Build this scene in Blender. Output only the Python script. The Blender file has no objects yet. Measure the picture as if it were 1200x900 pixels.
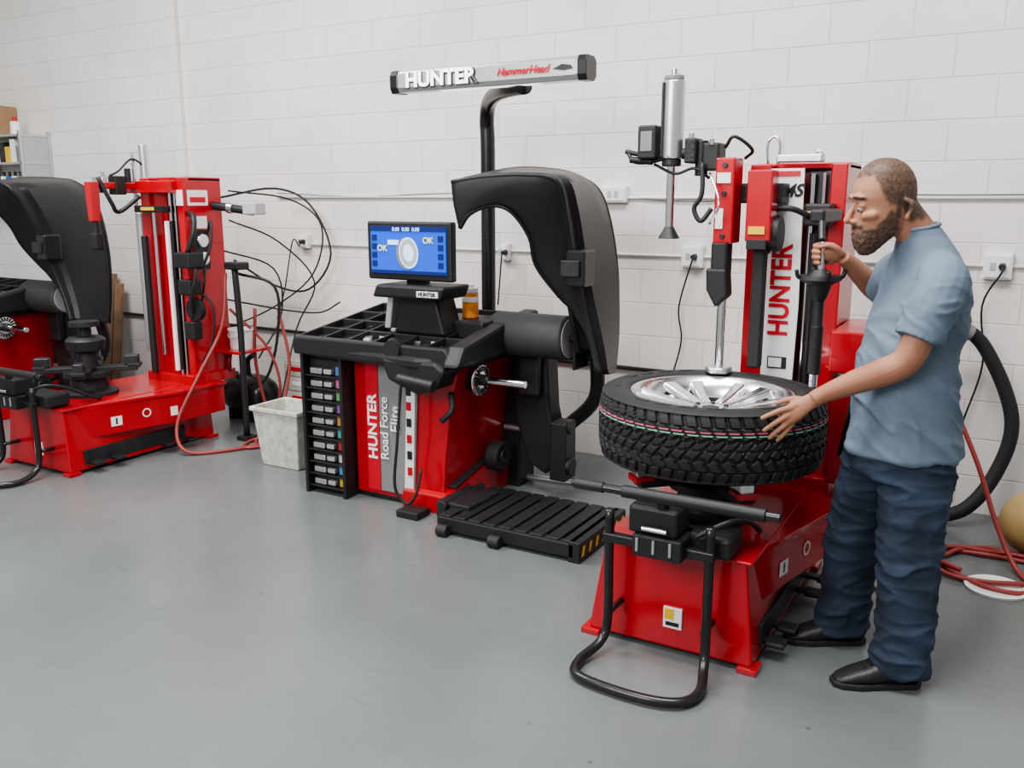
import bpy, bmesh, math, random
from mathutils import Vector, Matrix, noise
random.seed(4)
D=bpy.data; COL=bpy.context.scene.collection
pi=math.pi

# ---------------------------------------------------------------- materials
def mat(name,col,rough=.5,metal=0.,bump=0.,bscale=60.,coat=0.,var=0.,vscale=6.,emit=0.):
    m=D.materials.new(name); m.use_nodes=True; nt=m.node_tree; b=nt.nodes['Principled BSDF']
    b.inputs['Base Color'].default_value=(*col,1); b.inputs['Roughness'].default_value=rough
    b.inputs['Metallic'].default_value=metal
    b.inputs['Coat Weight'].default_value=coat
    if emit: b.inputs['Emission Color'].default_value=(*col,1); b.inputs['Emission Strength'].default_value=emit
    tc=nt.nodes.new('ShaderNodeTexCoord')
    if var:
        n=nt.nodes.new('ShaderNodeTexNoise'); n.inputs['Scale'].default_value=vscale; n.inputs['Detail'].default_value=6
        nt.links.new(tc.outputs['Object'],n.inputs['Vector'])
        r=nt.nodes.new('ShaderNodeMapRange'); r.inputs[1].default_value=.3; r.inputs[2].default_value=.7
        r.inputs[3].default_value=1-var; r.inputs[4].default_value=1+var
        nt.links.new(n.outputs['Fac'],r.inputs[0])
        x=nt.nodes.new('ShaderNodeVectorMath'); x.operation='SCALE'; x.inputs[0].default_value=col
        nt.links.new(r.outputs[0],x.inputs['Scale']); nt.links.new(x.outputs[0],b.inputs['Base Color'])
    if bump:
        n=nt.nodes.new('ShaderNodeTexNoise'); n.inputs['Scale'].default_value=bscale; n.inputs['Detail'].default_value=4
        nt.links.new(tc.outputs['Object'],n.inputs['Vector'])
        bp=nt.nodes.new('ShaderNodeBump'); bp.inputs['Strength'].default_value=bump; bp.inputs['Distance'].default_value=.01
        nt.links.new(n.outputs['Fac'],bp.inputs['Height']); nt.links.new(bp.outputs[0],b.inputs['Normal'])
    return m
RED=mat('red_paint',(.42,.005,.012),.28,coat=.4,var=.08)
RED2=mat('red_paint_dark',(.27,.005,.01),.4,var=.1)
BLK=mat('black_plastic',(.014,.014,.015),.48,bump=.15,bscale=300)
BLKG=mat('black_gloss',(.014,.014,.015),.30,coat=.1)
HOODM=mat('hood_plastic',(.012,.012,.013),.38,bump=.1,bscale=300)
ROLM=mat('roller_rubber',(.045,.045,.047),.6,bump=.2,bscale=150)
DRK=mat('dark_steel',(.05,.05,.055),.4,.6,var=.2,vscale=20)
IRON=mat('cast_iron',(.025,.025,.028),.5,.3,bump=.3,bscale=80)
CHR=mat('chrome',(.75,.76,.78),.15,1.)
ALU=mat('aluminium',(.62,.63,.64),.32,.9,var=.05)
RIM=mat('polished_alloy',(.78,.79,.80),.22,1.)
SILV=mat('silver_paint',(.55,.56,.57),.3,.5)
WHT=mat('white_plastic',(.8,.8,.78),.4)
LBL=mat('white_label',(.8,.8,.8),.4)
GRY=mat('grey_plastic',(.20,.20,.21),.5)
GRY2=mat('light_grey',(.42,.42,.43),.45)
RUB=mat('rubber',(.018,.018,.019),.65,bump=.2,bscale=120)
REDT=mat('red_print',(.5,.008,.02),.4)
YEL=mat('yellow_paint',(.7,.45,.03),.5)
WGLOW=mat('lit_letters',(1,1,1),.4,emit=1.2)
HOSER=mat('red_hose_rubber',(.28,.045,.04),.45)
CARD=mat('cardboard',(.32,.2,.11),.8,var=.1)
WOOD=mat('wood',(.22,.14,.08),.7,var=.25,vscale=12)
BLUEP=mat('blue_paint',(.01,.12,.38),.4)
BIN=mat('bin_plastic',(.5,.49,.44),.55,var=.25,vscale=25)
TAN=mat('tan_vinyl',(.42,.3,.13),.5,var=.15)
SCR=mat('screen_blue',(.01,.07,.5),.3,emit=.9)
SCRL=mat('screen_light',(.5,.65,.9),.3,emit=.7)
SCRD=mat('screen_dark',(.01,.02,.12),.3,emit=.4)
SCRY=mat('screen_yellow',(.8,.8,.1),.3,emit=.8)
ORG=mat('orange_label',(.75,.25,.04),.4,var=.3,vscale=30)
COLS=[mat('tag_%d'%i,c,.5) for i,c in enumerate([(.6,.45,.05),(.1,.3,.6),(.6,.6,.6),(.5,.05,.05),(.1,.4,.35),(.6,.3,.08),(.3,.1,.4),(.15,.45,.15),(.6,.15,.3),(.1,.2,.5)])]

# ---------------------------------------------------------------- helpers
def meshobj(name,vs,fs,m,parent=None,smooth=False,bevel=0.):
    me=D.meshes.new(name); me.from_pydata([tuple(v) for v in vs],[],fs); me.update()
    bm=bmesh.new(); bm.from_mesh(me); bmesh.ops.recalc_face_normals(bm,faces=bm.faces); bm.to_mesh(me); bm.free()
    if smooth:
        for p in me.polygons: p.use_smooth=True
    me.materials.append(m)
    o=D.objects.new(name,me); COL.objects.link(o)
    if parent: o.parent=parent
    if bevel:
        b=o.modifiers.new('b','BEVEL'); b.width=bevel; b.segments=2; b.limit_method='ANGLE'
    return o
def cat(pts,sub=6):
    pts=[Vector(p) for p in pts]
    if sub<=1 or len(pts)<3: return pts
    P=[pts[0]*2-pts[1]]+pts+[pts[-1]*2-pts[-2]]; out=[]
    for i in range(1,len(P)-2):
        for k in range(sub):
            t=k/sub; a,b,c,d=P[i-1],P[i],P[i+1],P[i+2]
            out.append(.5*((2*b)+(c-a)*t+(2*a-5*b+4*c-d)*t*t+(-a+3*b-3*c+d)*t**3))
    out.append(pts[-1]); return out
def sweep_geo(pts,r,seg=12,sub=6,flat=1.,upv=None):
    n0=len(pts); P=cat(pts,sub); n=len(P)
    if not isinstance(r,(list,tuple)): r=[r]*n0
    R=[]
    for i in range(n):
        f=i/(n-1)*(n0-1); k=min(int(f),n0-2); R.append(r[k]+(r[k+1]-r[k])*(f-k))
    T=[(P[min(i+1,n-1)]-P[max(i-1,0)]).normalized() for i in range(n)]
    a=Vector(upv) if upv else (Vector((0,0,1)) if abs(T[0].z)<.9 else Vector((1,0,0)))
    N=(a-T[0]*a.dot(T[0])).normalized(); vs=[];fs=[]
    for i in range(n):
        N=(N-T[i]*N.dot(T[i])).normalized(); B=T[i].cross(N)
        for s in range(seg):
            t=2*pi*s/seg; vs.append(P[i]+N*math.cos(t)*R[i]*flat+B*math.sin(t)*R[i])
    for i in range(n-1):
        for s in range(seg):
            s2=(s+1)%seg; fs.append((i*seg+s,i*seg+s2,(i+1)*seg+s2,(i+1)*seg+s))
    fs.append(tuple(range(seg))[::-1]); fs.append(tuple((n-1)*seg+s for s in range(seg)))
    return vs,fs
def capsule_geo(pts,r,seg=12,sub=4,flat=1.,upv=None):
    pts=[Vector(p) for p in pts]; r=list(r) if isinstance(r,(list,tuple)) else [r]*len(pts)
    d0=(pts[0]-pts[1]).normalized(); d1=(pts[-1]-pts[-2]).normalized()
    p=[pts[0]+d0*r[0]*.95,pts[0]+d0*r[0]*.6]+pts+[pts[-1]+d1*r[-1]*.6,pts[-1]+d1*r[-1]*.95]
    rr=[r[0]*.3,r[0]*.8]+r+[r[-1]*.8,r[-1]*.3]
    return sweep_geo(p,rr,seg,sub,flat,upv)
def loft_geo(rings,seg=28,e=2.3):
    vs=[];fs=[]
    for (cx,cy,z,a,b) in rings:
        for s in range(seg):
            t=2*pi*s/seg; c,d=math.cos(t),math.sin(t)
            vs.append((cx+a*math.copysign(abs(c)**(2/e),c),cy+b*math.copysign(abs(d)**(2/e),d),z))
    n=len(rings)
    for i in range(n-1):
        for s in range(seg):
            s2=(s+1)%seg; fs.append((i*seg+s,i*seg+s2,(i+1)*seg+s2,(i+1)*seg+s))
    fs.append(tuple(range(seg))[::-1]); fs.append(tuple((n-1)*seg+s for s in range(seg)))
    return vs,fs
class G:
    def __init__(s,name,origin=(0,0,0),ref=(0,0,0),rot=0.):
        s.e=D.objects.new(name,None); COL.objects.link(s.e); s.e.location=origin; s.e.rotation_euler=(0,0,rot)
        s.e.empty_display_size=.1; s.ref=Vector(ref)
    def mk(s,name,vs,fs,m,smooth=False,bevel=0.):
        return meshobj(name,[Vector(v)-s.ref for v in vs],fs,m,s.e,smooth,bevel)
    def box(s,name,m,x0,x1,y0,y1,z0,z1,bevel=.004,tf=None):
        vs=[(x,y,z) for x in (x0,x1) for y in (y0,y1) for z in (z0,z1)]
        if tf: vs=[tf(*v) for v in vs]
        fs=[(0,1,3,2),(4,6,7,5),(0,4,5,1),(2,3,7,6),(0,2,6,4),(1,5,7,3)]
        return s.mk(name,vs,fs,m,False,bevel)
    def cyl(s,name,m,p0,p1,r0,r1=None,seg=28):
        r1=r0 if r1 is None else r1
        v,f=sweep_geo([p0,p1],[r0,r1],seg,1)
        o=s.mk(name,v,f,m,True,min(r0,r1)*.12)
        return shade(o)
    def tube(s,name,m,pts,r,seg=12,sub=6):
        v,f=sweep_geo(pts,r,seg,sub); return s.mk(name,v,f,m,True)
    def prism(s,name,m,poly,ax,a,b,bevel=.004):
        n=len(poly); vs=[]
        for h in (a,b):
            for p,q in poly: vs.append({'x':(h,p,q),'y':(p,h,q),'z':(p,q,h)}[ax])
        fs=[tuple(range(n)),tuple(range(2*n-1,n-1,-1))]+[(i,(i+1)%n,n+(i+1)%n,n+i) for i in range(n)]
        return s.mk(name,vs,fs,m,False,bevel)
    def lathe(s,name,m,prof,c,seg=40,axis='z'):
        vs=[];fs=[];n=len(prof)
        for k in range(seg):
            t=2*pi*k/seg
            for r,h in prof:
                a,b=r*math.cos(t),r*math.sin(t)
                o={'z':(a,b,h),'x':(h,a,b),'y':(a,h,b)}[axis]
                vs.append((c[0]+o[0],c[1]+o[1],c[2]+o[2]))
        for k in range(seg):
            k2=(k+1)%seg
            for i in range(n-1): fs.append((k*n+i,k2*n+i,k2*n+i+1,k*n+i+1))
        o=s.mk(name,vs,fs,m,True); return shade(o)
    def text(s,name,m,body,loc,size,rot='front',al='CENTER',bold=.0,sx=1.,ext=.001,shear=0.):
        cu=D.curves.new(name,'FONT'); cu.body=body; cu.size=size; cu.align_x=al; cu.align_y='CENTER'; cu.extrude=ext
        cu.offset=bold; cu.shear=shear; cu.materials.append(m)
        o=D.objects.new(name,cu); COL.objects.link(o); o.parent=s.e
        R={'front':Matrix.Rotation(pi/2,4,'X'),
           'up':Matrix.Rotation(-pi/2,4,'Y')@Matrix.Rotation(pi/2,4,'X'),
           'right':Matrix.Rotation(pi/2,4,'Z')@Matrix.Rotation(pi/2,4,'X')}[rot]
        o.matrix_local=Matrix.Translation(Vector(loc)-s.ref)@R@Matrix.Diagonal((sx,1,1,1))
        return o
def shade(o):
    me=o.data
    bm=bmesh.new(); bm.from_mesh(me)
    bmesh.ops.remove_doubles(bm,verts=bm.verts,dist=1e-5)
    for e in bm.edges:
        if len(e.link_faces)==2 and e.calc_face_angle(0)>.7: e.smooth=False
    bm.to_mesh(me); bm.free(); return o

# ---------------------------------------------------------------- room
def wallmat():
    m=D.materials.new('painted_block_wall'); m.use_nodes=True; nt=m.node_tree; b=nt.nodes['Principled BSDF']; L=nt.links.new
    tc=nt.nodes.new('ShaderNodeTexCoord'); sp=nt.nodes.new('ShaderNodeSeparateXYZ'); L(tc.outputs['Object'],sp.inputs[0])
    cb=nt.nodes.new('ShaderNodeCombineXYZ'); L(sp.outputs[0],cb.inputs[0]); L(sp.outputs[2],cb.inputs[1])
    br=nt.nodes.new('ShaderNodeTexBrick'); L(cb.outputs[0],br.inputs[0])
    br.inputs['Scale'].default_value=1; br.inputs['Brick Width'].default_value=.406; br.inputs['Row Height'].default_value=.203
    br.inputs['Mortar Size'].default_value=.005; br.inputs['Mortar Smooth'].default_value=.8
    br.inputs['Color1'].default_value=(.77,.745,.725,1); br.inputs['Color2'].default_value=(.74,.715,.695,1); br.inputs['Mortar'].default_value=(.68,.66,.645,1)
    n=nt.nodes.new('ShaderNodeTexNoise'); n.inputs['Scale'].default_value=1.3; n.inputs['Detail'].default_value=5; L(tc.outputs['Object'],n.inputs[0])
    r=nt.nodes.new('ShaderNodeMapRange'); r.inputs[1].default_value=.3;r.inputs[2].default_value=.7;r.inputs[3].default_value=.90; r.inputs[4].default_value=1.04; L(n.outputs['Fac'],r.inputs[0])
    s=nt.nodes.new('ShaderNodeVectorMath'); s.operation='SCALE'; L(br.outputs['Color'],s.inputs[0]); L(r.outputs[0],s.inputs['Scale']); L(s.outputs[0],b.inputs['Base Color'])
    n2=nt.nodes.new('ShaderNodeTexNoise'); n2.inputs['Scale'].default_value=40; n2.inputs['Detail'].default_value=6; L(tc.outputs['Object'],n2.inputs[0])
    mx=nt.nodes.new('ShaderNodeMath'); mx.operation='MULTIPLY_ADD'; mx.inputs[1].default_value=-1.0; L(br.outputs['Fac'],mx.inputs[0])
    m2=nt.nodes.new('ShaderNodeMath'); m2.operation='MULTIPLY'; m2.inputs[1].default_value=.35; L(n2.outputs['Fac'],m2.inputs[0]); L(m2.outputs[0],mx.inputs[2])
    bp=nt.nodes.new('ShaderNodeBump'); bp.inputs['Strength'].default_value=.5; bp.inputs['Distance'].default_value=.006; L(mx.outputs[0],bp.inputs['Height']); L(bp.outputs[0],b.inputs['Normal'])
    b.inputs['Roughness'].default_value=.5
    return m
def floormat():
    m=D.materials.new('painted_concrete_floor'); m.use_nodes=True; nt=m.node_tree; b=nt.nodes['Principled BSDF']; L=nt.links.new
    tc=nt.nodes.new('ShaderNodeTexCoord')
    n=nt.nodes.new('ShaderNodeTexNoise'); n.inputs['Scale'].default_value=1.1; n.inputs['Detail'].default_value=8; L(tc.outputs['Object'],n.inputs[0])
    cr=nt.nodes.new('ShaderNodeValToRGB'); L(n.outputs['Fac'],cr.inputs[0])
    cr.color_ramp.elements[0].position=.3; cr.color_ramp.elements[0].color=(.125,.142,.143,1)
    cr.color_ramp.elements[1].position=.7; cr.color_ramp.elements[1].color=(.162,.180,.181,1)
    def scratch(rot,sc,lo,hi,amt):
        mp=nt.nodes.new('ShaderNodeMapping'); mp.inputs['Scale'].default_value=sc; mp.inputs['Rotation'].default_value=(0,0,rot); L(tc.outputs['Object'],mp.inputs[0])
        n3=nt.nodes.new('ShaderNodeTexNoise'); n3.inputs['Scale'].default_value=2.2; n3.inputs['Detail'].default_value=10; n3.inputs['Roughness'].default_value=.75; L(mp.outputs[0],n3.inputs[0])
        c3=nt.nodes.new('ShaderNodeMapRange'); c3.inputs[1].default_value=lo; c3.inputs[2].default_value=hi; c3.inputs[3].default_value=0; c3.inputs[4].default_value=amt; L(n3.outputs['Fac'],c3.inputs[0])
        return n3,c3
    n3,c3=scratch(.5,(1.5,14,1),.58,.78,.6)
    mi=nt.nodes.new('ShaderNodeMixRGB'); mi.inputs[2].default_value=(.07,.075,.075,1); L(c3.outputs[0],mi.inputs[0]); L(cr.outputs[0],mi.inputs[1])
    n4,c4=scratch(-.9,(1.0,22,1),.63,.75,.35)
    mi3=nt.nodes.new('ShaderNodeMixRGB'); mi3.inputs[2].default_value=(.24,.25,.25,1); L(c4.outputs[0],mi3.inputs[0]); L(mi.outputs[0],mi3.inputs[1])
    vo=nt.nodes.new('ShaderNodeTexVoronoi'); vo.inputs['Scale'].default_value=3.5; L(tc.outputs['Object'],vo.inputs['Vector'])
    sk_=nt.nodes.new('ShaderNodeMapRange'); sk_.inputs[1].default_value=.02; sk_.inputs[2].default_value=.035; sk_.inputs[3].default_value=.55; sk_.inputs[4].default_value=0; L(vo.outputs['Distance'],sk_.inputs[0])
    mi2=nt.nodes.new('ShaderNodeMixRGB'); mi2.inputs[2].default_value=(.05,.05,.045,1); L(sk_.outputs[0],mi2.inputs[0]); L(mi3.outputs[0],mi2.inputs[1]); L(mi2.outputs[0],b.inputs['Base Color'])
    rr=nt.nodes.new('ShaderNodeMapRange'); rr.inputs[3].default_value=.12; rr.inputs[4].default_value=.38; L(n3.outputs['Fac'],rr.inputs[0]); L(rr.outputs[0],b.inputs['Roughness'])
    bp=nt.nodes.new('ShaderNodeBump'); bp.inputs['Strength'].default_value=.12; bp.inputs['Distance'].default_value=.01; L(n.outputs['Fac'],bp.inputs['Height']); L(bp.outputs[0],b.inputs['Normal'])
    return m
WM=wallmat()
def rawbox(name,m,x0,x1,y0,y1,z0,z1):
    vs=[(x,y,z) for x in (x0,x1) for y in (y0,y1) for z in (z0,z1)]
    return meshobj(name,vs,[(0,1,3,2),(4,6,7,5),(0,4,5,1),(2,3,7,6),(0,2,6,4),(1,5,7,3)],m)
rawbox('floor',floormat(),-11,3.5,-3,5.3,-.1,0)
rawbox('wall_back',WM,-11,3.5,5.1,5.3,0,4.6)
rawbox('wall_left',WM,-11.2,-11,-3,5.3,0,4.6)
rawbox('trim_1',WM,-6.10,-5.98,5.06,5.1,1.75,4.6)

g=G('wall_conduit',(0,0,0))
g.tube('upper_pipe',WHT,[(-5.0,5.085,1.66),(-2.3,5.085,1.655),(-2.1,5.085,1.65),(.9,5.085,1.645)],.010,8,1)
g.tube('upper_cable',GRY,[(-5.0,5.08,1.69),(-4.2,5.08,1.66),(-3.4,5.08,1.68),(-2.3,5.08,1.66),(-1.7,5.08,1.63),(-1.2,5.08,1.67),(-.3,5.08,1.66),(.9,5.08,1.67)],.004,6)
g.tube('lower_pipe',BLK,[(-7.1,5.08,.65),(-1.6,5.08,.60)],.012,8,1)
g.tube('mid_pipe',WHT,[(-4.7,5.085,1.31),(.9,5.085,1.31)],.009,8,1)
def outlet(x,z,cord=None,w=.12,h=.11):
    g=G('wall_outlet',(x,5.1,z))
    g.box('box',WHT,-w/2,w/2,-.05,0,-h/2,h/2,.006)
    g.box('plate',LBL,-w/2+.01,w/2-.01,-.056,-.05,-h/2+.01,h/2-.01,.003)
    for s in (-.022,.022):
        g.box('socket',GRY2,s-.013,s+.013,-.059,-.055,-.02,.02,.003)
    if cord:
        g.cyl('plug',BLK,(.02,-.058,0),(.02,-.1,0),.018,.013)
        g.tube('cord',BLK,[(.02,-.095,0),(.02,-.11,-.03)]+cord,.005,8)
outlet(-2.21,1.67,None,.17,.10)
outlet(-1.70,1.31,[(-.06,-.07,-.3),(-.04,-.06,-.5),(-.10,-.05,-.75)],.13,.13)
outlet(-.12,1.31,[(-.05,-.06,-.2),(-.02,-.05,-.5),(-.08,-.05,-.8)],.13,.13)
outlet(-4.74,1.33,[(-.1,-.05,.0),(-.2,-.05,-.35),(-.3,-.05,-.6)],.10,.10)
outlet(-2.98,1.30,[(-.03,-.05,-.2),(-.05,-.04,-.35)],.07,.11)

# ---------------------------------------------------------------- tire changer
def tire_changer(origin,left=False):
    g=G('tire_changer',origin)
    b=[(-.63,0),(0,0),(0,1.1),(-.63,1.1)]; t=[(-.57,.01),(-.04,.01),(-.04,1.1),(-.57,1.1)]
    vs=[(x,y,.02) for x,y in b]+[(x,y,.40) for x,y in t]
    g.mk('pedestal',vs,[(0,3,2,1),(4,5,6,7),(0,1,5,4),(1,2,6,5),(2,3,7,6),(3,0,4,7)],RED,False,.008)
    g.box('top_plate',RED,-.58,-.02,0.,1.1,.395,.41,.005)
    g.box('foot_flange_1',RED,-.655,-.58,-.02,.07,0,.022,.003)
    g.box('foot_flange_2',RED,-.05,.02,-.02,.06,0,.022,.003)
    g.box('foot_flange_3',RED,-.655,-.58,1.02,1.12,0,.022,.003)
    g.box('foot_flange_4',RED,-.05,.02,1.02,1.12,0,.022,.003)
    g.prism('side_housing',RED,[(-.05,.03),(.11,.76),(.11,1.12),(-.05,1.12)],'z',.20,.402,.006)
    g.prism('housing_lip',RED,[(-.06,.01),(.125,.75),(.125,1.13),(-.06,1.13)],'z',.385,.405,.003)
    d=Vector((.16,.73,0)).normalized(); n=Vector((d.y,-d.x,0))
    def side_quad(name,m,s0,s1,z0,z1,off=.003):
        p=Vector((-.05,.03,0))
        a=p+d*s0+n*off; c=p+d*s1+n*off
        g.mk(name,[a+Vector((0,0,z0)),c+Vector((0,0,z0)),c+Vector((0,0,z1)),a+Vector((0,0,z1))],[(0,1,2,3)],m)
    side_quad('sticker_1',LBL,.27,.34,.25,.31); side_quad('sticker_1_print',BLK,.30,.31,.26,.30,.005)
    pc=Vector((-.05,.03,.30))+d*.5+n*.004
    vs=[];fs=[]
    for k in range(24):
        a=2*pi*k/24
        for r in (.021,.029): vs.append(pc+d*r*math.cos(a)+Vector((0,0,r*math.sin(a))))
        k2=(k+1)%24; fs.append((2*k,2*k+1,2*k2+1,2*k2))
    g.mk('emblem',vs,fs,LBL)
    side_quad('sticker_2',LBL,.66,.71,.25,.31)
    g.box('id_plate',LBL,-.33,-.26,-.006,.004,.10,.18,.001)
    g.box('id_plate_print',YEL,-.325,-.29,-.0075,-.005,.135,.175,.0)
    g.box('id_plate_print_2',BLK,-.32,-.27,-.0075,-.005,.11,.125,.0)
    for i,(px,py) in enumerate([(.03,.12),(.04,.26),(.06,.62),(.08,.78)]):
        g.box('pedal_%d'%i,BLK,px-.02,px+.05,py,py+.07,.05,.070,.006)
        g.box('pedal_arm_%d'%i,DRK,-.03,px,py+.02,py+.05,.052,.068,.002)
    g.box('pedal_recess',DRK,-.02,.004,.1,.85,.05,.14,.002)
    c=(-.31,.39)
    g.lathe('turntable_column',IRON,[(0,.40),(.17,.40),(.17,.43),(.12,.45),(.11,.52),(.15,.53),(.15,.56),(.05,.57),(.05,.60),(0,.60)],(c[0],c[1],0),40)
    for k in range(4):
        a=pi/4+k*pi/2; ca,sa=math.cos(a),math.sin(a)
        def tf(x,y,z,ca=ca,sa=sa): return (c[0]+x*ca-y*sa,c[1]+x*sa+y*ca,z)
        g.box('arm_%d'%k,IRON,.05,.30,-.04,.04,.555,.59,.006,tf)
        g.box('arm_slot_%d'%k,CHR if not left else DRK,.08,.27,-.012,.012,.588,.594,.001,tf)
        g.box('jaw_%d'%k,CHR if not left else DRK,.22,.31,-.03,.03,.59,.655,.008,tf)
        g.box('jaw_guard_%d'%k,RED if not left else IRON,.24,.32,-.04,.04,.575,.60,.004,tf)
    if left:
        g.lathe('centre_cone',IRON,[(0,.58),(.07,.58),(.06,.68),(.11,.70),(.12,.76),(.10,.78),(.04,.79),(.04,.84),(.09,.85),(.09,.88),(0,.88)],(c[0],c[1],0),36)
    g.tube('lift_frame',BLKG,[(-.51,-.10,.55),(-.51,-.10,.35),(-.51,-.10,.12),(-.52,-.14,.05),(-.55,-.25,.022),(-.52,-.34,.022),(-.40,-.37,.022),(-.24,-.37,.022),(-.14,-.33,.022),(-.11,-.24,.022),(-.13,-.14,.05),(-.14,-.10,.12),(-.14,-.10,.35),(-.14,-.10,.55)],.017,14,6)
    g.box('lift_crossbar',BLKG,-.53,-.12,-.12,-.085,.43,.465,.005)
    g.tube('lift_link_1',BLKG,[(-.50,-.10,.16),(-.50,.02,.16)],.012,10,1)
    g.tube('lift_link_2',BLKG,[(-.15,-.10,.16),(-.15,.02,.16)],.012,10,1)
    g.box('lift_block',IRON,-.40,-.22,-.16,.0,.42,.50,.008)
    g.box('lift_block_2',BLK,-.42,-.24,-.15,-.02,.50,.60,.012)
    for i in range(3): g.cyl('lift_bolt_%d'%i,CHR,(-.38+.06*i,-.162,.44),(-.38+.06*i,-.162,.49),.006)
    g.cyl('lift_spring',CHR,(-.36,-.17,.53),(-.27,-.17,.53),.009)
    g.box('lift_carriage',IRON,-.34,-.08,-.06,.10,.42,.50,.015)
    g.cyl('roller_bar',BLKG,(-.62,-.18,.655),(.105,-.18,.655),.015)
    g.cyl('roller_sleeve',BLK,(-.43,-.18,.655),(.06,-.18,.655),.022)
    g.cyl('roller_sleeve_2',BLK,(-.61,-.18,.655),(-.50,-.18,.655),.019)
    g.cyl('roller_support',IRON,(-.3,-.15,.655),(-.3,-.12,.58),.02)
    g.tube('lift_cable',BLK,[(-.2,-.10,.50),(-.10,-.06,.56),(-.06,.05,.54),(-.05,.2,.46),(-.08,.3,.42)],.010,8)
    # tower
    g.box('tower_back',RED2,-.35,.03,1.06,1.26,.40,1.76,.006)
    g.box('tower_left_channel',RED,-.35,-.26,.92,1.27,.40,1.78,.006)
    g.box('tower_right_channel',RED,-.03,.035,.95,1.27,.40,1.78,.006)
    g.box('tower_cap',RED,-.35,.035,1.0,1.27,1.76,1.785,.004)
    g.box('tower_foot',RED,-.40,.06,.90,1.28,.40,.47,.006)
    g.box('guide_1',DRK,-.12,-.03,.98,1.06,.47,1.75,.004)
    g.cyl('guide_rod_1',CHR,(-.10,.955,.45),(-.10,.955,1.74),.013)
    g.cyl('guide_rod_2',CHR,(-.055,.955,.45),(-.055,.955,1.74),.009)
    g.cyl('lead_screw',DRK,(-.075,.93,.5),(-.075,.93,1.5),.012)
    if not left:
        g.prism('sign_panel',LBL,[(-.255,.45),(-.13,.45),(-.115,1.2),(-.125,1.76),(-.26,1.76)],'y',.905,.915,.002)
        g.text('sign_text',REDT,'HUNTER',(-.19,.903,1.26),.115,'up',bold=.0035,sx=.85)
        g.text('sign_text_2',BLK,'34S',(-.18,.903,1.67),.07,'front',bold=.002,shear=.3)
        g.box('sign_header',REDT,-.25,-.14,.900,.906,1.73,1.75,0)
        g.box('sign_note',BLK,-.23,-.15,.902,.905,.93,.98,0)
        g.box('sign_note_2',LBL,-.225,-.17,.900,.904,.935,.975,0)
        g.box('slide_1',RED,-.425,-.345,.68,.80,1.46,1.80,.008)
        g.box('slide_1_post',BLK,-.43,-.36,.68,.76,1.24,1.47,.012)
        g.prism('slide_1_shoe',BLK,[(-.445,1.36),(-.36,1.36),(-.35,1.25),(-.40,1.20),(-.44,1.27)],'y',.67,.75,.01)
        g.cyl('slide_1_rod',CHR,(-.385,.72,.93),(-.385,.72,1.25),.018)
        g.cyl('slide_1_pad',ALU,(-.385,.72,.925),(-.385,.72,.95),.055)
        g.box('slide_1_sticker',LBL,-.415,-.36,.675,.68,1.70,1.74,0)
        g.box('slide_1_sticker_2',LBL,-.415,-.385,.675,.68,1.52,1.60,0)
        for i,zz in enumerate((1.77,1.66,1.49)): g.cyl('slide_bolt_%d'%i,DRK,(-.385,.682,zz),(-.385,.672,zz),.010)
        g.box('slide_2',RED,-.30,-.20,.70,.80,1.47,1.75,.006)
        g.box('slide_2_hatch',YEL,-.285,-.22,.694,.70,1.50,1.53,0)
        g.box('slide_2_bolt',BLK,-.29,-.21,.69,.70,1.44,1.48,.003)
        g.box('slide_2_strap',RUB,-.275,-.225,.74,.80,.95,1.47,.008)
        g.box('slide_beam',IRON,-.44,-.18,.78,.92,1.62,1.70,.006)
        g.cyl('press_cylinder',ALU,(-.625,.72,1.80),(-.625,.72,2.11),.046)
        g.cyl('press_cap',GRY,(-.625,.72,2.11),(-.625,.72,2.13),.040)
        g.cyl('press_top',CHR,(-.625,.72,2.13),(-.625,.72,2.155),.012)
        g.cyl('press_collar',DRK,(-.625,.72,1.77),(-.625,.72,1.80),.040)
        g.cyl('press_rod',CHR,(-.625,.72,1.50),(-.625,.72,1.80),.017)
        g.cyl('press_foot',BLK,(-.625,.72,1.525),(-.625,.72,1.475),.018,.046)
        g.cyl('press_rib_1',DRK,(-.655,.68,1.81),(-.655,.68,2.1),.006)
        g.box('valve_box',BLK,-.755,-.675,.66,.76,1.80,1.935,.008)
        g.box('valve_plate',GRY,-.74,-.69,.655,.66,1.83,1.91,.003)
        g.cyl('fitting_1',BLK,(-.83,.72,1.835),(-.67,.72,1.80),.010)
        g.cyl('fitting_2',BLK,(-.80,.70,1.80),(-.70,.70,1.79),.014)
        g.tube('air_line',BLK,[(-.82,.72,1.83),(-.78,.70,1.79),(-.70,.70,1.79),(-.62,.68,1.81)],.008,8)
        g.box('arm_joint_1',IRON,-.56,-.51,.68,.78,1.78,1.88,.008)
        g.cyl('arm_knuckle_1',IRON,(-.585,.73,1.82),(-.47,.75,1.82),.022)
        g.cyl('arm_knuckle_2',BLK,(-.50,.73,1.73),(-.50,.73,1.87),.026)
        g.box('arm_joint_2',BLK,-.49,-.42,.70,.80,1.75,1.86,.008)
        g.cyl('arm_knuckle_3',CHR,(-.535,.70,1.86),(-.535,.70,1.90),.012)
        g.cyl('arm_knuckle_4',CHR,(-.45,.70,1.85),(-.45,.70,1.875),.010)
        g.tube('arm_hose_1',BLK,[(-.48,.68,1.78),(-.47,.66,1.66),(-.50,.66,1.60),(-.47,.66,1.55),(-.43,.67,1.60)],.010,10)
        g.tube('arm_hose_2',BLK,[(-.40,.72,1.84),(-.36,.70,1.88),(-.30,.75,1.83),(-.34,.8,1.80)],.007,8)
        g.tube('arm_hose_3',CHR,[(-.44,.66,1.74),(-.38,.60,1.62),(-.42,.62,1.54)],.005,8)
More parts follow.
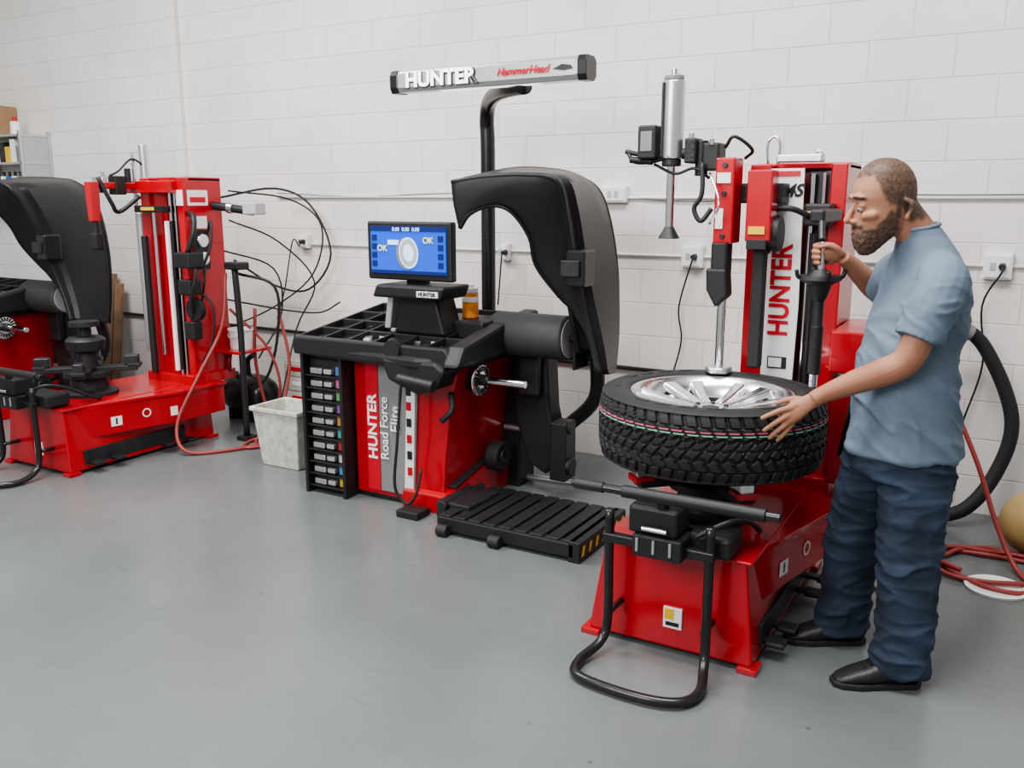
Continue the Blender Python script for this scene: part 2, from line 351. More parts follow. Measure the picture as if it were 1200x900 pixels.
        g.tube('arm_hose_4',BLK,[(-.70,.72,1.78),(-.60,.70,1.74),(-.52,.70,1.76),(-.46,.72,1.72)],.006,8)
        g.tube('lift_eye',CHR,[(-.28,.93,1.78),(-.285,.93,1.86),(-.26,.93,1.89),(-.235,.93,1.86),(-.24,.93,1.78)],.006,8)
        g.box('top_rail',ALU,-.24,-.06,.90,.97,1.785,1.815,.004)
        g.tube('lift_eye_2',CHR,[(-.09,.93,1.81),(-.08,.93,1.83),(-.06,.93,1.81)],.005,8)
        g.box('tool_arm_carriage',BLK,-.11,-.0,.86,.98,1.53,1.62,.01)
        g.box('tool_arm_hatch',YEL,-.10,-.03,.853,.86,1.57,1.59,0)
        g.box('tool_arm',BLK,-.02,.035,.55,.90,1.55,1.60,.01)
        g.lathe('arm_ring',BLK,[(.0,-.02),(.07,-.02),(.075,0),(.07,.02),(.0,.02)],(-.20,.80,1.50),28,'x')
        g.tube('arm_ring_hose',BLK,[(-.24,.84,1.42),(-.22,.80,1.58),(-.15,.80,1.60),(-.08,.84,1.57)],.012,10)
        tx,ty=.047,.48
        g.cyl('tool_spindle',CHR,(tx,ty,1.38),(tx,ty,1.485),.011)
        g.cyl('tool_link',DRK,(tx-.03,ty+.10,1.58),(tx-.01,ty+.03,1.49),.012)
        g.lathe('tool_cup',BLK,[(0,1.385),(.03,1.385),(.045,1.36),(.072,1.365),(.076,1.35),(.042,1.33),(.030,1.29),(.02,1.27),(0,1.27)],(tx,ty,0),32)
        for k in range(4):
            a=k*pi/2+.5
            g.tube('tool_claw_%d'%k,BLK,[(tx+.05*math.cos(a),ty+.05*math.sin(a),1.35),(tx+.08*math.cos(a),ty+.08*math.sin(a),1.36),(tx+.088*math.cos(a),ty+.088*math.sin(a),1.385)],.008,8)
        g.cyl('tool_shaft',DRK,(tx,ty,1.27),(tx,ty,1.05),.020)
        g.cyl('tool_shaft_2',IRON,(tx,ty,1.18),(tx,ty,1.0),.023)
        g.cyl('tool_shaft_3',CHR,(tx,ty,1.0),(tx,ty,.95),.015)
        g.box('side_tray',RED,.04,.20,.80,1.25,.95,1.12,.008)
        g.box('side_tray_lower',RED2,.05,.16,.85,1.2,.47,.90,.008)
        g.cyl('side_pipe',RED,(.02,.95,.45),(.02,.95,.95),.02)
        g.tube('side_hose',RUB,[(.12,.85,1.1),(.16,.80,1.0),(.14,.78,.8),(.10,.86,.6)],.012,8)
    else:
        g.box('face_panel',RED,-.26,-.12,.94,.99,.47,1.76,.004)
        g.box('label_1',LBL,-.03,.034,.944,.949,1.60,1.70,0)
        g.mk('label_side',[(.037,.98,1.60),(.037,1.15,1.60),(.037,1.15,1.70),(.037,.98,1.70)],[(0,1,2,3)],LBL)
        g.mk('label_side_2',[(.038,1.0,1.62),(.038,1.13,1.62),(.038,1.13,1.655),(.038,1.0,1.655)],[(0,1,2,3)],REDT)
        g.mk('label_side_3',[(.037,1.02,1.45),(.037,1.13,1.45),(.037,1.13,1.53),(.037,1.02,1.53)],[(0,1,2,3)],LBL)
        g.box('gauge_panel',BLK,.03,.06,1.0,1.12,1.18,1.44,.004)
        for i,z in enumerate((1.37,1.25)):
            g.cyl('gauge_%d'%i,CHR,(.055,1.06,z),(.075,1.06,z),.045)
            g.cyl('gauge_face_%d'%i,LBL,(.072,1.06,z),(.078,1.06,z),.038)
        g.tube('gauge_line_1',BLK,[(.07,1.06,1.20),(.10,1.02,1.1),(.08,1.0,.95)],.008,8)
        g.tube('gauge_line_2',BLK,[(.07,1.10,1.42),(.13,1.08,1.5),(.15,1.05,1.35),(.12,1.0,1.2)],.009,8)
        g.cyl('press_cylinder',ALU,(-.36,.98,1.72),(-.36,.98,2.0),.030)
        g.cyl('press_cylinder_2',CHR,(-.37,.90,1.60),(-.37,.90,1.95),.012)
        g.cyl('press_rod',ALU,(-.38,.93,.60),(-.38,.93,1.55),.030)
        g.cyl('press_rod_2',CHR,(-.20,.90,.6),(-.20,.90,1.6),.014)
        g.cyl('press_rod_3',WHT,(-.08,.90,.5),(-.08,.90,1.5),.016)
        g.cyl('press_rod_4',IRON,(-.29,.88,.47),(-.29,.88,1.4),.022)
        g.box('swing_arm',RED,-.39,-.33,.56,.98,1.705,1.75,.008)
        g.box('swing_arm_2',RED,-.45,-.02,.88,.98,1.68,1.76,.006)
        g.box('swing_joint',BLK,-.40,-.32,.72,.80,1.67,1.79,.008)
        g.box('swing_joint_2',CHR,-.39,-.33,.60,.64,1.68,1.78,.004)
        g.cyl('swing_pin',CHR,(-.355,.66,1.74),(-.355,.66,1.82),.016)
        g.cyl('swing_pin_2',BLK,(-.355,.84,1.74),(-.355,.84,1.84),.02)
        g.prism('swing_head',RED,[(-.395,1.75),(-.32,1.75),(-.33,1.50),(-.38,1.50)],'y',.54,.60,.006)
        g.cyl('swing_tool',BLK,(-.355,.57,1.51),(-.355,.57,1.42),.020)
        g.box('swing_duck_head',BLK,-.385,-.325,.54,.60,1.32,1.43,.012)
        g.tube('swing_hose',BLK,[(-.33,.60,1.78),(-.30,.66,1.62),(-.31,.72,1.56),(-.25,.84,1.66)],.014,10)
        g.tube('swing_hose_2',BLK,[(-.36,.98,1.86),(-.33,.86,1.90),(-.34,.76,1.82),(-.35,.70,1.79)],.007,8)
        g.box('hatch_bar',BLK,-.32,-.05,.84,.90,1.555,1.60,.004)
        g.box('hatch_bar_stripe',YEL,-.25,-.12,.836,.84,1.57,1.59,0)
        g.box('arm_carriage',BLK,.02,.16,.85,.98,1.20,1.30,.01)
        g.box('arm_carriage_2',BLK,.0,.12,.88,.98,1.02,1.12,.01)
        g.box('arm_carriage_3',IRON,.01,.10,.90,.98,.72,.84,.01)
        g.lathe('hand_wheel',BLK,[(.0,-.02),(.075,-.02),(.075,.02),(0,.02)],(.08,.95,.92),24,'y')
        g.tube('arm_curve',BLK,[(.05,.98,1.55),(.12,.95,1.52),(.14,.92,1.42),(.10,.9,1.3)],.018,10)
        g.tube('arm_curve_2',RUB,[(.08,.94,1.3),(.16,.9,1.15),(.10,.9,1.0),(.06,.94,.85)],.012,8)
        g.tube('arm_curve_3',RUB,[(.05,.98,1.05),(.18,1.0,.95),(.16,1.0,.7),(.05,1.0,.55)],.009,8)
        g.cyl('side_arm',IRON,(.03,1.2,1.60),(.35,1.25,1.56),.028)
        g.box('side_arm_head',GRY2,.30,.42,1.2,1.3,1.54,1.62,.01)
        g.cyl('side_arm_clamp',CHR,(.16,1.21,1.585),(.20,1.22,1.58),.038)
        g.tube('side_post',BLK,[(.27,1.15,.03),(.27,1.15,.5),(.27,1.15,.8),(.26,1.14,1.20)],.022,10)
        g.box('side_post_head',BLK,.20,.34,1.10,1.2,1.18,1.23,.01)
        g.box('side_post_foot',BLK,.22,.32,1.10,1.2,0,.03,.004)
        g.box('utility_tray',RED,.02,.28,1.12,1.42,.60,.62,.004)
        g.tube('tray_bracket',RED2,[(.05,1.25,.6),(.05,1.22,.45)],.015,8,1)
        def rt_(n_,m_,pts,r,seg=8): g.tube(n_,m_,[(x-origin[0],y-origin[1],z) for x,y,z in pts],r,seg)
        rt_('red_hose_1',HOSER,[(-4.70,4.25,1.15),(-4.66,4.15,.8),(-4.68,3.95,.5),(-4.72,3.78,.2),(-4.62,3.75,.03),(-4.45,3.95,.013),(-4.35,4.2,.013),(-4.30,4.4,.013),(-4.42,4.5,.013),(-4.55,4.45,.1),(-4.62,4.4,.5),(-4.6,4.4,.9)],.012)
        rt_('red_hose_2',HOSER,[(-4.48,4.5,.9),(-4.40,4.5,.5),(-4.42,4.4,.12),(-4.36,4.35,.013),(-4.30,4.2,.013),(-4.4,4.05,.013),(-4.5,4.2,.013),(-4.4,4.4,.04)],.011)
        rt_('red_hose_3',HOSER,[(-4.74,4.3,.9),(-4.55,4.45,.62),(-4.5,4.5,.3),(-4.62,4.45,.03),(-4.5,4.25,.013),(-4.35,4.1,.013)],.010)
        rt_('black_cable_1',RUB,[(-4.95,4.45,1.65),(-4.85,4.9,1.72),(-4.6,5.0,1.6),(-4.42,5.0,1.25),(-4.65,5.0,.98),(-4.95,4.95,1.0),(-5.1,4.7,1.2)],.008)
        rt_('black_cable_2',RUB,[(-4.9,4.5,1.7),(-4.7,4.9,1.64),(-4.5,5.0,1.45),(-4.6,5.0,1.1),(-4.9,4.9,.85),(-5.1,4.6,.7)],.006)
        rt_('black_cable_3',RUB,[(-4.66,4.30,1.15),(-4.45,4.45,1.05),(-4.5,4.5,.7),(-4.62,4.5,.4),(-4.75,4.45,.3)],.010)
        rt_('black_cable_4',RUB,[(-4.9,4.4,.95),(-4.7,4.8,.84),(-4.5,4.95,.82),(-4.35,5.0,.9)],.006)
        rt_('black_cable_5',RUB,[(-4.85,4.35,1.3),(-4.7,4.7,1.15),(-4.75,4.8,.8),(-4.8,4.6,.5)],.006)
        rt_('black_cable_6',RUB,[(-4.8,4.4,1.5),(-4.65,4.7,1.35),(-4.5,4.9,1.05),(-4.65,4.85,.7),(-4.6,4.6,.2)],.006)
    return g
tire_changer((-.69,2.88,0))
tire_changer((-4.85,3.09,0),True)

# ---------------------------------------------------------------- wheel
def wheel(origin):
    g=G('car_wheel',origin)
    R=.43; NT=720; NB=54
    NV=52; W=.108
    side=[(.418,.121),(.405,.129),(.385,.133),(.36,.134),(.335,.131),(.317,.124),(.306,.112),(.302,.100)]
    rows=[(r,-z,0) for r,z in reversed(side)]
    rows+=[(None,-1+2*i/NV,1) for i in range(NV+1)]
    rows+=[(r,z,0) for r,z in side]
    rows.append((.29,.09,0)); rows.append((.29,-.09,0))
    n=len(rows); vs=[];fs=[]
    def tri(x): x=x%1; return abs(x*2-1)*2-1
    for k in range(NT):
        th=2*pi*k/NT; c,s=math.cos(th),math.sin(th); f=k/NT
        for r,v,t in rows:
            if t:
                z=v*W*1.06; rr=R-.013*v**4; av=abs(v)
                dep=0
                if abs(av-.31-.06*tri(f*NB))<.05: dep=.010
                if abs(v-.035*tri(f*NB+.3))<.035 : dep=max(dep,.007)
                if av>.40 and av<.66 and ((f*NB+v*1.6)%1)<.25: dep=.008
                if av<=.30 and ((f*NB-v*1.9+.4)%1)<.22: dep=.008
                if abs(av-.69)<.030: dep=max(dep,.008)
                if av>.69 and ((f*NB+.35*(v>0)+av*.6)%1)<.30: dep=.010
                rr-=dep
            else: rr=r; z=v
            vs.append((rr*c,rr*s,z+.134))
    for k in range(NT):
        k2=(k+1)%NT
        for i in range(n): fs.append((k*n+i,k2*n+i,k2*n+(i+1)%n,k*n+(i+1)%n))
    m=D.materials.new('tyre_rubber'); m.use_nodes=True; nt=m.node_tree; b=nt.nodes['Principled BSDF']; L=nt.links.new
    b.inputs['Roughness'].default_value=.6
    tc=nt.nodes.new('ShaderNodeTexCoord'); sp=nt.nodes.new('ShaderNodeSeparateXYZ'); L(tc.outputs['Object'],sp.inputs[0])
    ln=nt.nodes.new('ShaderNodeVectorMath'); ln.operation='LENGTH'
    cb=nt.nodes.new('ShaderNodeCombineXYZ'); L(sp.outputs[0],cb.inputs[0]); L(sp.outputs[1],cb.inputs[1]); L(cb.outputs[0],ln.inputs[0])
    gt=nt.nodes.new('ShaderNodeMath'); gt.operation='GREATER_THAN'; gt.inputs[1].default_value=.423; L(ln.outputs['Value'],gt.inputs[0])
    cr=nt.nodes.new('ShaderNodeValToRGB'); cr.color_ramp.interpolation='CONSTANT'
    base=(.016,.016,.017,1); e=cr.color_ramp.elements; e[0].color=base; e[0].position=0
    mr=nt.nodes.new('ShaderNodeMapRange'); mr.inputs[1].default_value=.134; mr.inputs[2].default_value=.234; L(sp.outputs[2],mr.inputs[0]); L(mr.outputs[0],cr.inputs[0])
    e[1].position=.50; e[1].color=(.22,.5,.33,1)
    for p,cc in ((.54,base),(.61,(.6,.09,.17,1)),(.66,base)):
        x=e.new(p); x.color=cc
    mi=nt.nodes.new('ShaderNodeMixRGB'); mi.inputs[1].default_value=base; L(gt.outputs[0],mi.inputs[0]); L(cr.outputs[0],mi.inputs[2]); L(mi.outputs[0],b.inputs['Base Color'])
    shade(g.mk('tyre',vs,fs,m,True))
    z0=.134
    for k in range(24):
        if k%8 in (0,1,2,3,5):
            a0=2*pi*k/24
            vs=[];
            for a in (a0,a0+.16):
                for r in (.352,.372):
                    for zz in (z0+.1325,z0+.1355): vs.append((r*math.cos(a),r*math.sin(a),zz))
            g.mk('sidewall_letter_%d'%k,vs,[(0,1,3,2),(4,6,7,5),(0,4,5,1),(2,3,7,6),(0,2,6,4),(1,5,7,3)],RUB)
    g.lathe('rim_lip',RIM,[(.262,z0+.04),(.268,z0+.075),(.285,z0+.095),(.300,z0+.118),(.308,z0+.122),(.312,z0+.115),(.300,z0+.098),(.29,z0+.085)],(0,0,0),72)
    g.lathe('rim_barrel',DRK,[(.262,z0+.04),(.255,z0+.02),(.252,z0-.09),(.300,z0-.115),(.302,z0-.12),(.28,z0-.11),(.29,z0+.085)],(0,0,0),72)  # inner barrel coloured dark to paint in the depth shade between spokes
    g.lathe('hub',RIM,[(0,z0+.045),(.03,z0+.045),(.034,z0+.058),(.055,z0+.062),(.090,z0+.055),(.098,z0+.03),(.09,z0),(0,z0)],(0,0,0),48)
    g.cyl('hub_bore',BLK,(0,0,z0+.04),(0,0,z0+.060),.032)
    g.lathe('gap_shade_disc',BLK,[(0,z0-.07),(.252,z0-.07),(.252,z0-.08),(0,z0-.08)],(0,0,0),48)  # added black disc, stands in for the deep shade behind the spokes
    for k in range(6):
        a=2*pi*k/6+.2
        for sgn in (-1,1):
            vs=[]
            for r,w,off in ((.06,.024,.014),(.12,.024,.024),(.20,.027,.042),(.278,.034,.060)):
                zz=z0+.056+ .052*(r/.285)**1.5; off=sgn*off; w_=w
                for dw,dz in ((-w_,-.030),(w_,-.030),(w_*.75,0),(-w_*.75,0)):
                    x,y=r,off+dw
                    vs.append((x*math.cos(a)-y*math.sin(a),x*math.sin(a)+y*math.cos(a),zz+dz))
            fs=[]
            for i in range(3):
                for j in range(4): fs.append((i*4+j,i*4+(j+1)%4,i*4+4+(j+1)%4,i*4+4+j))
            fs+= [(0,1,2,3),(12,13,14,15)]
            g.mk('spoke_%d_%d'%(k,sgn),vs,fs,RIM,False,.005)
        g.cyl('lug_%d'%k,BLK,(.062*math.cos(a+.5),.062*math.sin(a+.5),z0+.055),(.062*math.cos(a+.5),.062*math.sin(a+.5),z0+.066),.009)
    g.cyl('valve_stem',RUB,(.25,.05,z0+.06),(.262,.052,z0+.10),.005)
wheel((-1.0,3.27,.657))

# ---------------------------------------------------------------- balancer
def balancer(dx=0,dy=0,full=True):
    ref=(-2.8,4.0,0)
    g=G('wheel_balancer',(ref[0]+dx,ref[1]+dy,0),ref)
    g.prism('body',RED,[(-3.14,.03),(-2.56,.03),(-2.54,.30),(-2.50,.60),(-2.44,.84),(-3.14,.84)],'y',3.70,4.41,.008)
    g.prism('body_skirt',RED,[(3.66,0.0),(4.45,0.0),(4.45,.20),(4.30,.24),(3.9,.16),(3.66,.10)],'x',-2.80,-2.50,.008)
    g.prism('skirt_ramp',DRK,[(3.74,.13),(4.28,.25),(4.28,.262),(3.74,.142)],'x',-2.75,-2.50,.003)
    g.box('base_plinth',DRK,-3.14,-2.54,3.72,4.42,0,.04,.004)
    g.prism('front_panel',GRY,[(-3.05,.06),(-2.74,.06),(-2.70,.74),(-3.05,.78)],'y',3.690,3.701,.002)
    g.prism('front_panel_light',LBL,[(-2.80,.10),(-2.745,.06),(-2.715,.70),(-2.77,.70)],'y',3.684,3.692,.001)
    g.prism('front_panel_red',REDT,[(-3.05,.06),(-2.965,.06),(-2.965,.78),(-3.05,.78)],'y',3.684,3.692,.001)
    g.text('logo_text',LBL,'HUNTER',(-3.005,3.682,.42),.085,'up',bold=.002,sx=1.1)
    g.text('model_text',LBL,'Road Force',(-2.925,3.682,.42),.075,'up',bold=.0008)
    g.text('model_text_2',LBL,'Elite',(-2.85,3.682,.48),.085,'up',bold=.001)
    for i,z in enumerate((.18,.27,.36,.45,.54,.62)):
        g.box('icon_%d'%i,BLK if i%2 else REDT,-2.775,-2.745,3.680,3.684,z,z+.045,0)
    g.box('rack',BLK,-3.43,-3.15,3.66,4.28,.0,.80,.012)
    g.box('rack_back_panel',DRK,-3.41,-3.17,3.652,3.66,.03,.77,.002)
    for i in range(10):
        z=.05+.071*i
        g.box('bin_shelf_%d'%i,BLK,-3.42,-3.15,3.61,3.66,z-.010,z-.004,.001)
        g.box('bin_weights_%d'%i,ALU,-3.395,-3.31,3.625,3.66,z,z+.035,.006)
        g.box('bin_weights_b%d'%i,SILV,-3.30,-3.245,3.628,3.66,z+.003,z+.032,.006)
        g.box('bin_tag_%d'%i,COLS[i],-3.225,-3.180,3.645,3.652,z,z+.050,.001)
    g.box('rack_side_l',BLK,-3.44,-3.42,3.60,3.68,0,.80,.003)
    g.box('rack_side_r',BLK,-3.165,-3.145,3.60,3.68,0,.80,.003)
    def tf(x,y,z): return (x,y,z+(y-3.6)*.14)
    g.prism('tray_skirt',BLK,[(-3.46,3.70),(-3.38,3.60),(-3.0,3.58),(-2.62,3.55),(-2.44,3.62),(-2.40,3.8),(-2.40,4.38),(-3.46,4.38)],'z',.79,.855,.02)
    g.box('tray_floor',BLK,-3.45,-2.42,3.62,4.38,.83,.86,.004,tf)
    for i,x in enumerate((-3.45,-3.28,-3.11,-2.94,-2.77,-2.60,-2.43)):
        g.box('tray_wall_%d'%i,BLK,x-.008,x+.008,3.62,4.38,.85,.90,.003,tf)
    for i,y in enumerate((3.62,3.80,3.98,4.16,4.37)):
        g.box('tray_cross_%d'%i,BLK,-3.45,-2.42,y-.008,y+.008,.85,.90,.003,tf)
    g.prism('tray_front_lip',BLK,[(-3.47,.80),(-2.45,.80),(-2.42,.86),(-2.46,.91),(-3.46,.90),(-3.48,.85)],'y',3.585,3.625,.012)
    g.prism('tray_nose',BLK,[(3.55,.82),(3.62,.92),(4.0,.99),(4.4,1.03),(4.4,.82)],'x',-2.46,-2.36,.02)
    for i in range(26):
        x=random.uniform(-3.4,-2.5); y=random.uniform(3.66,4.3); s=random.uniform(.012,.022)
        g.box('weight_%d'%i,random.choice([ALU,DRK,GRY2,IRON]),x,x+s*2,y,y+s,.86,.86+s,.002,tf)
    g.lathe('tape_dial',IRON,[(0,-.03),(.05,-.03),(.06,0),(.05,.03),(0,.03)],(-2.78,3.60,.88),24,'y')
    g.prism('front_shroud',BLK,[(-2.85,.84),(-2.50,.84),(-2.44,.80),(-2.50,.70),(-2.62,.66),(-2.80,.72)],'y',3.56,3.74,.02)
    g.cyl('front_shroud_arm',BLK,(-2.72,3.55,.74),(-2.50,3.55,.72),.03)
    g.tube('front_cable',RUB,[(-2.72,3.57,.72),(-2.74,3.55,.40),(-2.77,3.56,.15),(-2.71,3.58,.06),(-2.65,3.58,.12),(-2.64,3.62,.25)],.008,8)
    g.box('foot_pedal',BLK,-2.74,-2.60,3.52,3.64,.0,.04,.008)
    g.cyl('spindle_housing',BLK,(-2.60,3.86,.71),(-2.46,3.86,.71),.07,.06)
    g.cyl('spindle_collar',DRK,(-2.50,3.86,.71),(-2.42,3.86,.71),.045)
    g.cyl('flange_plate',CHR,(-2.43,3.86,.71),(-2.41,3.86,.71),.088,seg=40)
    for k in range(20):
        a=2*pi*k/20
        p=(-2.405,3.86+.074*math.cos(a),.71+.074*math.sin(a)); q=(-2.405,3.86+.048*math.cos(a),.71+.048*math.sin(a))
        g.cyl('flange_slot_%d'%k,BLK,p,q,.004,seg=8)
    g.cyl('spindle_nut',BLK,(-2.41,3.86,.71),(-2.37,3.86,.71),.030)
    g.cyl('spindle_shaft',CHR,(-2.40,3.86,.71),(-2.15,3.86,.71),.020)
    g.tube('inner_arm',IRON,[(-2.50,3.70,.66),(-2.47,3.66,.58),(-2.52,3.64,.52)],.016,10)
    A=[(-2.42,3.68,1.50),(-2.36,3.68,1.57),(-2.25,3.70,1.61),(-2.15,3.72,1.58),(-2.09,3.79,1.46),(-2.09,3.86,1.32),(-2.00,3.93,1.17),(-1.885,3.99,1.03),(-1.82,4.0,.80)]
    B=[(-2.475,3.70,1.72),(-2.28,3.68,1.742),(-2.05,3.68,1.748),(-1.90,3.70,1.72),(-1.90,3.80,1.56),(-1.91,3.90,1.34),(-1.88,3.96,1.10),(-1.83,3.98,.92),(-1.79,3.98,.78)]
    C=[(-2.47,3.80,1.735),(-2.32,4.05,1.79),(-2.20,4.30,1.785),(-2.09,4.35,1.75),(-1.99,4.38,1.67),(-1.93,4.40,1.48),(-1.89,4.40,1.22),(-1.88,4.38,.95),(-1.89,4.35,.72)]
    AA,BB,CC=cat(A,5),cat(B,5),cat(C,5)
    vs=[];fs=[];rows=[]
    for a,b,c in zip(AA,BB,CC):
        row=[a]
        for t in (.15,.5,.85): row.append(a.lerp(b,t)+Vector((0,-.012*math.sin(t*pi),0)))
        row.append(b)
        for t in (.10,.16,.35,.65,.84,.9): row.append(b.lerp(c,t)+Vector((.03 if .12<t<.88 else .0,0,0)))
        row.append(c); rows.append(row)
    w=len(rows[0])
    for r in rows: vs+=r
    for i in range(len(rows)-1):
        for j in range(w-1): fs.append((i*w+j,i*w+j+1,(i+1)*w+j+1,(i+1)*w+j))
    h=g.mk('hood_shell',vs,fs,HOODM,True); shade(h); sm=h.modifiers.new('s','SOLIDIFY'); sm.thickness=.018; sm.offset=0
    g.tube('hood_edge',HOODM,A,.012,10,5)
    g.tube('hood_ridge',BLK,B,.012,10,5)
    g.tube('hood_rear_edge',BLK,C,.012,10,5)
    g.prism('hood_inner_panel',BLK,[(3.98,1.60),(4.35,1.66),(4.38,1.2),(4.34,.85),(4.1,.85),(3.98,1.15)],'x',-1.99,-1.96,.01)
    g.box('hood_bracket',BLKG,-1.93,-1.83,3.86,3.99,1.22,1.40,.012)
    g.box('hood_bracket_2',DRK,-1.95,-1.85,3.84,3.90,1.27,1.35,.006)
    g.cyl('hood_hinge',DRK,(-2.12,4.25,.82),(-1.88,4.25,.82),.035)
    g.tube('hood_arm',BLK,[(-1.95,4.30,.80),(-2.0,4.38,.55),(-2.2,4.42,.35)],.04,12)
    g.cyl('load_roller',ROLM,(-2.47,4.12,.925),(-2.03,4.12,.925),.118,seg=40)
    g.cyl('load_roller_face',GRY2,(-2.03,4.12,.925),(-2.025,4.12,.925),.104,seg=40)
    g.cyl('load_roller_axle',DRK,(-2.03,4.12,.925),(-1.99,4.12,.925),.02)
    g.box('roller_yoke',BLK,-2.005,-1.985,4.10,4.26,.76,.92,.006)
    g.prism('roller_arm',BLK,[(-2.44,.80),(-2.22,.82),(-2.20,.50),(-2.14,.25),(-2.22,.12),(-2.34,.18),(-2.42,.45)],'y',4.22,4.36,.015)
    g.box('roller_arm_2',DRK,-2.36,-2.24,4.16,4.24,.58,.80,.01)
    g.cyl('roller_arm_wheel',BLK,(-2.10,4.2,.20),(-2.04,4.2,.20),.05)
    g.cyl('roller_arm_wheel_2',BLK,(-2.12,4.2,.42),(-2.05,4.2,.42),.035)
    g.box('roller_arm_foot',BLK,-2.16,-2.06,4.15,4.28,.12,.45,.01)
    g.box('rear_post',BLK,-2.62,-2.42,4.28,4.46,.0,.95,.01)
    g.cyl('side_caster',RUB,(-2.50,4.10,.23),(-2.42,4.10,.23),.085)
    g.cyl('side_caster_hub',DRK,(-2.43,4.10,.23),(-2.41,4.10,.23),.04)
    g.cyl('floor_strut',ALU,(-2.50,4.38,.03),(-2.0,4.38,.05),.018)
    g.cyl('floor_strut_2',ALU,(-2.52,4.28,.35),(-2.2,4.28,.35),.018)
    if full:
        g.box('monitor_case',BLK,-3.065,-2.525,3.76,3.81,1.22,1.525,.01)
        g.box('screen',SCR,-3.035,-2.555,3.752,3.762,1.255,1.50,.0)
        g.box('screen_header',SCRD,-3.035,-2.555,3.749,3.752,1.475,1.50,0)
        g.box('screen_footer',SCRD,-3.035,-2.555,3.749,3.752,1.255,1.272,0)
        for s in (-3.025,-2.60):
            for i in range(4): g.box('screen_icon_%d_%d'%(i,s<-2.8),SCRD,s,s+.03,3.748,3.752,1.29+.045*i,1.32+.045*i,0)
        def disc(name,m,cx,cz,rx,rz,y,r0=0.,dep=0):
            vs=[];fs=[]
            for k in range(36):
                a=2*pi*k/36
                for q in (r0,1.): vs.append((cx+rx*q*math.cos(a)*.9-rz*q*math.sin(a)*.25,y,cz+rz*q*math.sin(a)+rx*q*math.cos(a)*.3))
                k2=(k+1)%36; fs.append((2*k,2*k+1,2*k2+1,2*k2))
            g.mk(name,vs,fs,m)
        disc('screen_tyre_side',GRY,-2.80,1.362,.070,.080,3.7478)
        disc('screen_tyre',SCRL,-2.785,1.365,.066,.078,3.7472)
        disc('screen_tyre_wall',GRY2,-2.785,1.365,.058,.068,3.7466)
        disc('screen_rim',SCRL,-2.785,1.365,.036,.044,3.7460)
        g.box('screen_head',SCRL,-2.92,-2.85,3.7475,3.752,1.405,1.43,0)
        g.text('screen_text_1',SCRY,'OK',(-2.955,3.746,1.385),.045)
        g.text('screen_text_2',SCRY,'OK',(-2.66,3.746,1.43),.045)
        g.text('screen_text_3',SCRL,'0.00  0.00  0.00',(-2.80,3.746,1.485),.028)
        g.box('monitor_neck',BLK,-2.86,-2.74,3.82,3.88,1.0,1.32,.01)
        g.prism('console',BLK,[(-3.0,1.13),(-2.56,1.13),(-2.53,1.20),(-2.97,1.20)],'y',3.70,3.95,.015)
        g.prism('console_stand',BLK,[(-2.93,.93),(-2.60,.93),(-2.66,1.14),(-2.88,1.14)],'y',3.80,3.98,.015)
        g.prism('console_trim',SILV,[(-3.0,.95),(-2.96,.95),(-2.93,1.14),(-2.97,1.14)],'y',3.80,3.90,.008)
        g.box('console_label',LBL,-2.70,-2.57,3.692,3.700,1.145,1.175,0)
        g.text('console_text',BLK,'HUNTER',(-2.635,3.690,1.16),.028,bold=.0006)
        g.box('tray_back_block',BLK,-2.78,-2.44,3.92,4.2,.90,1.005,.015)
    return g
balancer()
balancer(-4.1,-.1,False)

g=G('wheel_lift_platform',(-2.03,3.7,0),(-2.03,3.7,0))
g.box('frame_front',BLK,-2.42,-1.66,3.44,3.50,.02,.09,.006)
g.box('frame_back',BLK,-2.42,-1.66,3.92,3.98,.02,.09,.006)
for i in range(9):
    x=-2.38+.086*i
    g.box('slat_%d'%i,BLK if i%2 else IRON,x-.033,x+.033,3.45,3.97,.075,.10,.005)
g.box('end_plate',BLK,-1.69,-1.63,3.44,3.98,.0,.10,.005)
for i in range(7):
    y=3.46+.075*i
    g.prism('hazard_%d'%i,YEL,[(y,.03),(y+.02,.03),(y+.035,.075),(y+.015,.075)],'x',-1.628,-1.626,0)
g.box('tongue',DRK,-2.50,-2.30,3.55,3.85,.03,.125,.008)
g.cyl('tongue_bar',BLK,(-2.44,3.52,.11),(-2.44,3.9,.11),.022)
g.cyl('caster_1',RUB,(-2.40,3.42,.03),(-2.34,3.42,.03),.03)
g.cyl('caster_2',RUB,(-2.1,3.42,.03),(-2.04,3.42,.03),.03)

g=G('light_bar_stand',(-2.79,4.5,0),(-2.79,4.5,0))
g.tube('post',BLKG,[(-2.79,4.55,.02),(-2.79,4.55,1.0),(-2.79,4.55,1.9),(-2.79,4.54,2.08),(-2.74,4.48,2.17),(-2.62,4.35,2.20),(-2.45,4.2,2.205),(-2.30,4.12,2.205)],.043,18)
g.cyl('post_foot',BLKG,(-2.79,4.55,0),(-2.79,4.55,.02),.09)
z=2.262
cs=[(-.06,-.03),(-.06,.03),(-.045,.056),(.03,.056),(.055,.035),(.055,-.035),(.03,-.056),(-.045,-.056)]
def barprism(name,m,x0,x1,s=1.):
    g.prism(name,m,[(4.1+a*s,z+b*s) for a,b in cs],'x',x0,x1,.004)
barprism('bar',ALU,-3.06,-1.96); barprism('end_cap_l',BLKG,-3.10,-3.05,1.06); barprism('end_cap_r',BLKG,-1.97,-1.92,1.06)
g.box('bar_face',SILV,-3.04,-1.98,4.037,4.041,z-.033,z+.04,.0)
g.text('bar_text',WGLOW,'HUNTER',(-2.77,4.032,z),.105,bold=.004,sx=1.08)
g.text('bar_text_back',DRK,'HUNTER',(-2.765,4.035,z-.004),.107,bold=.007,sx=1.08)
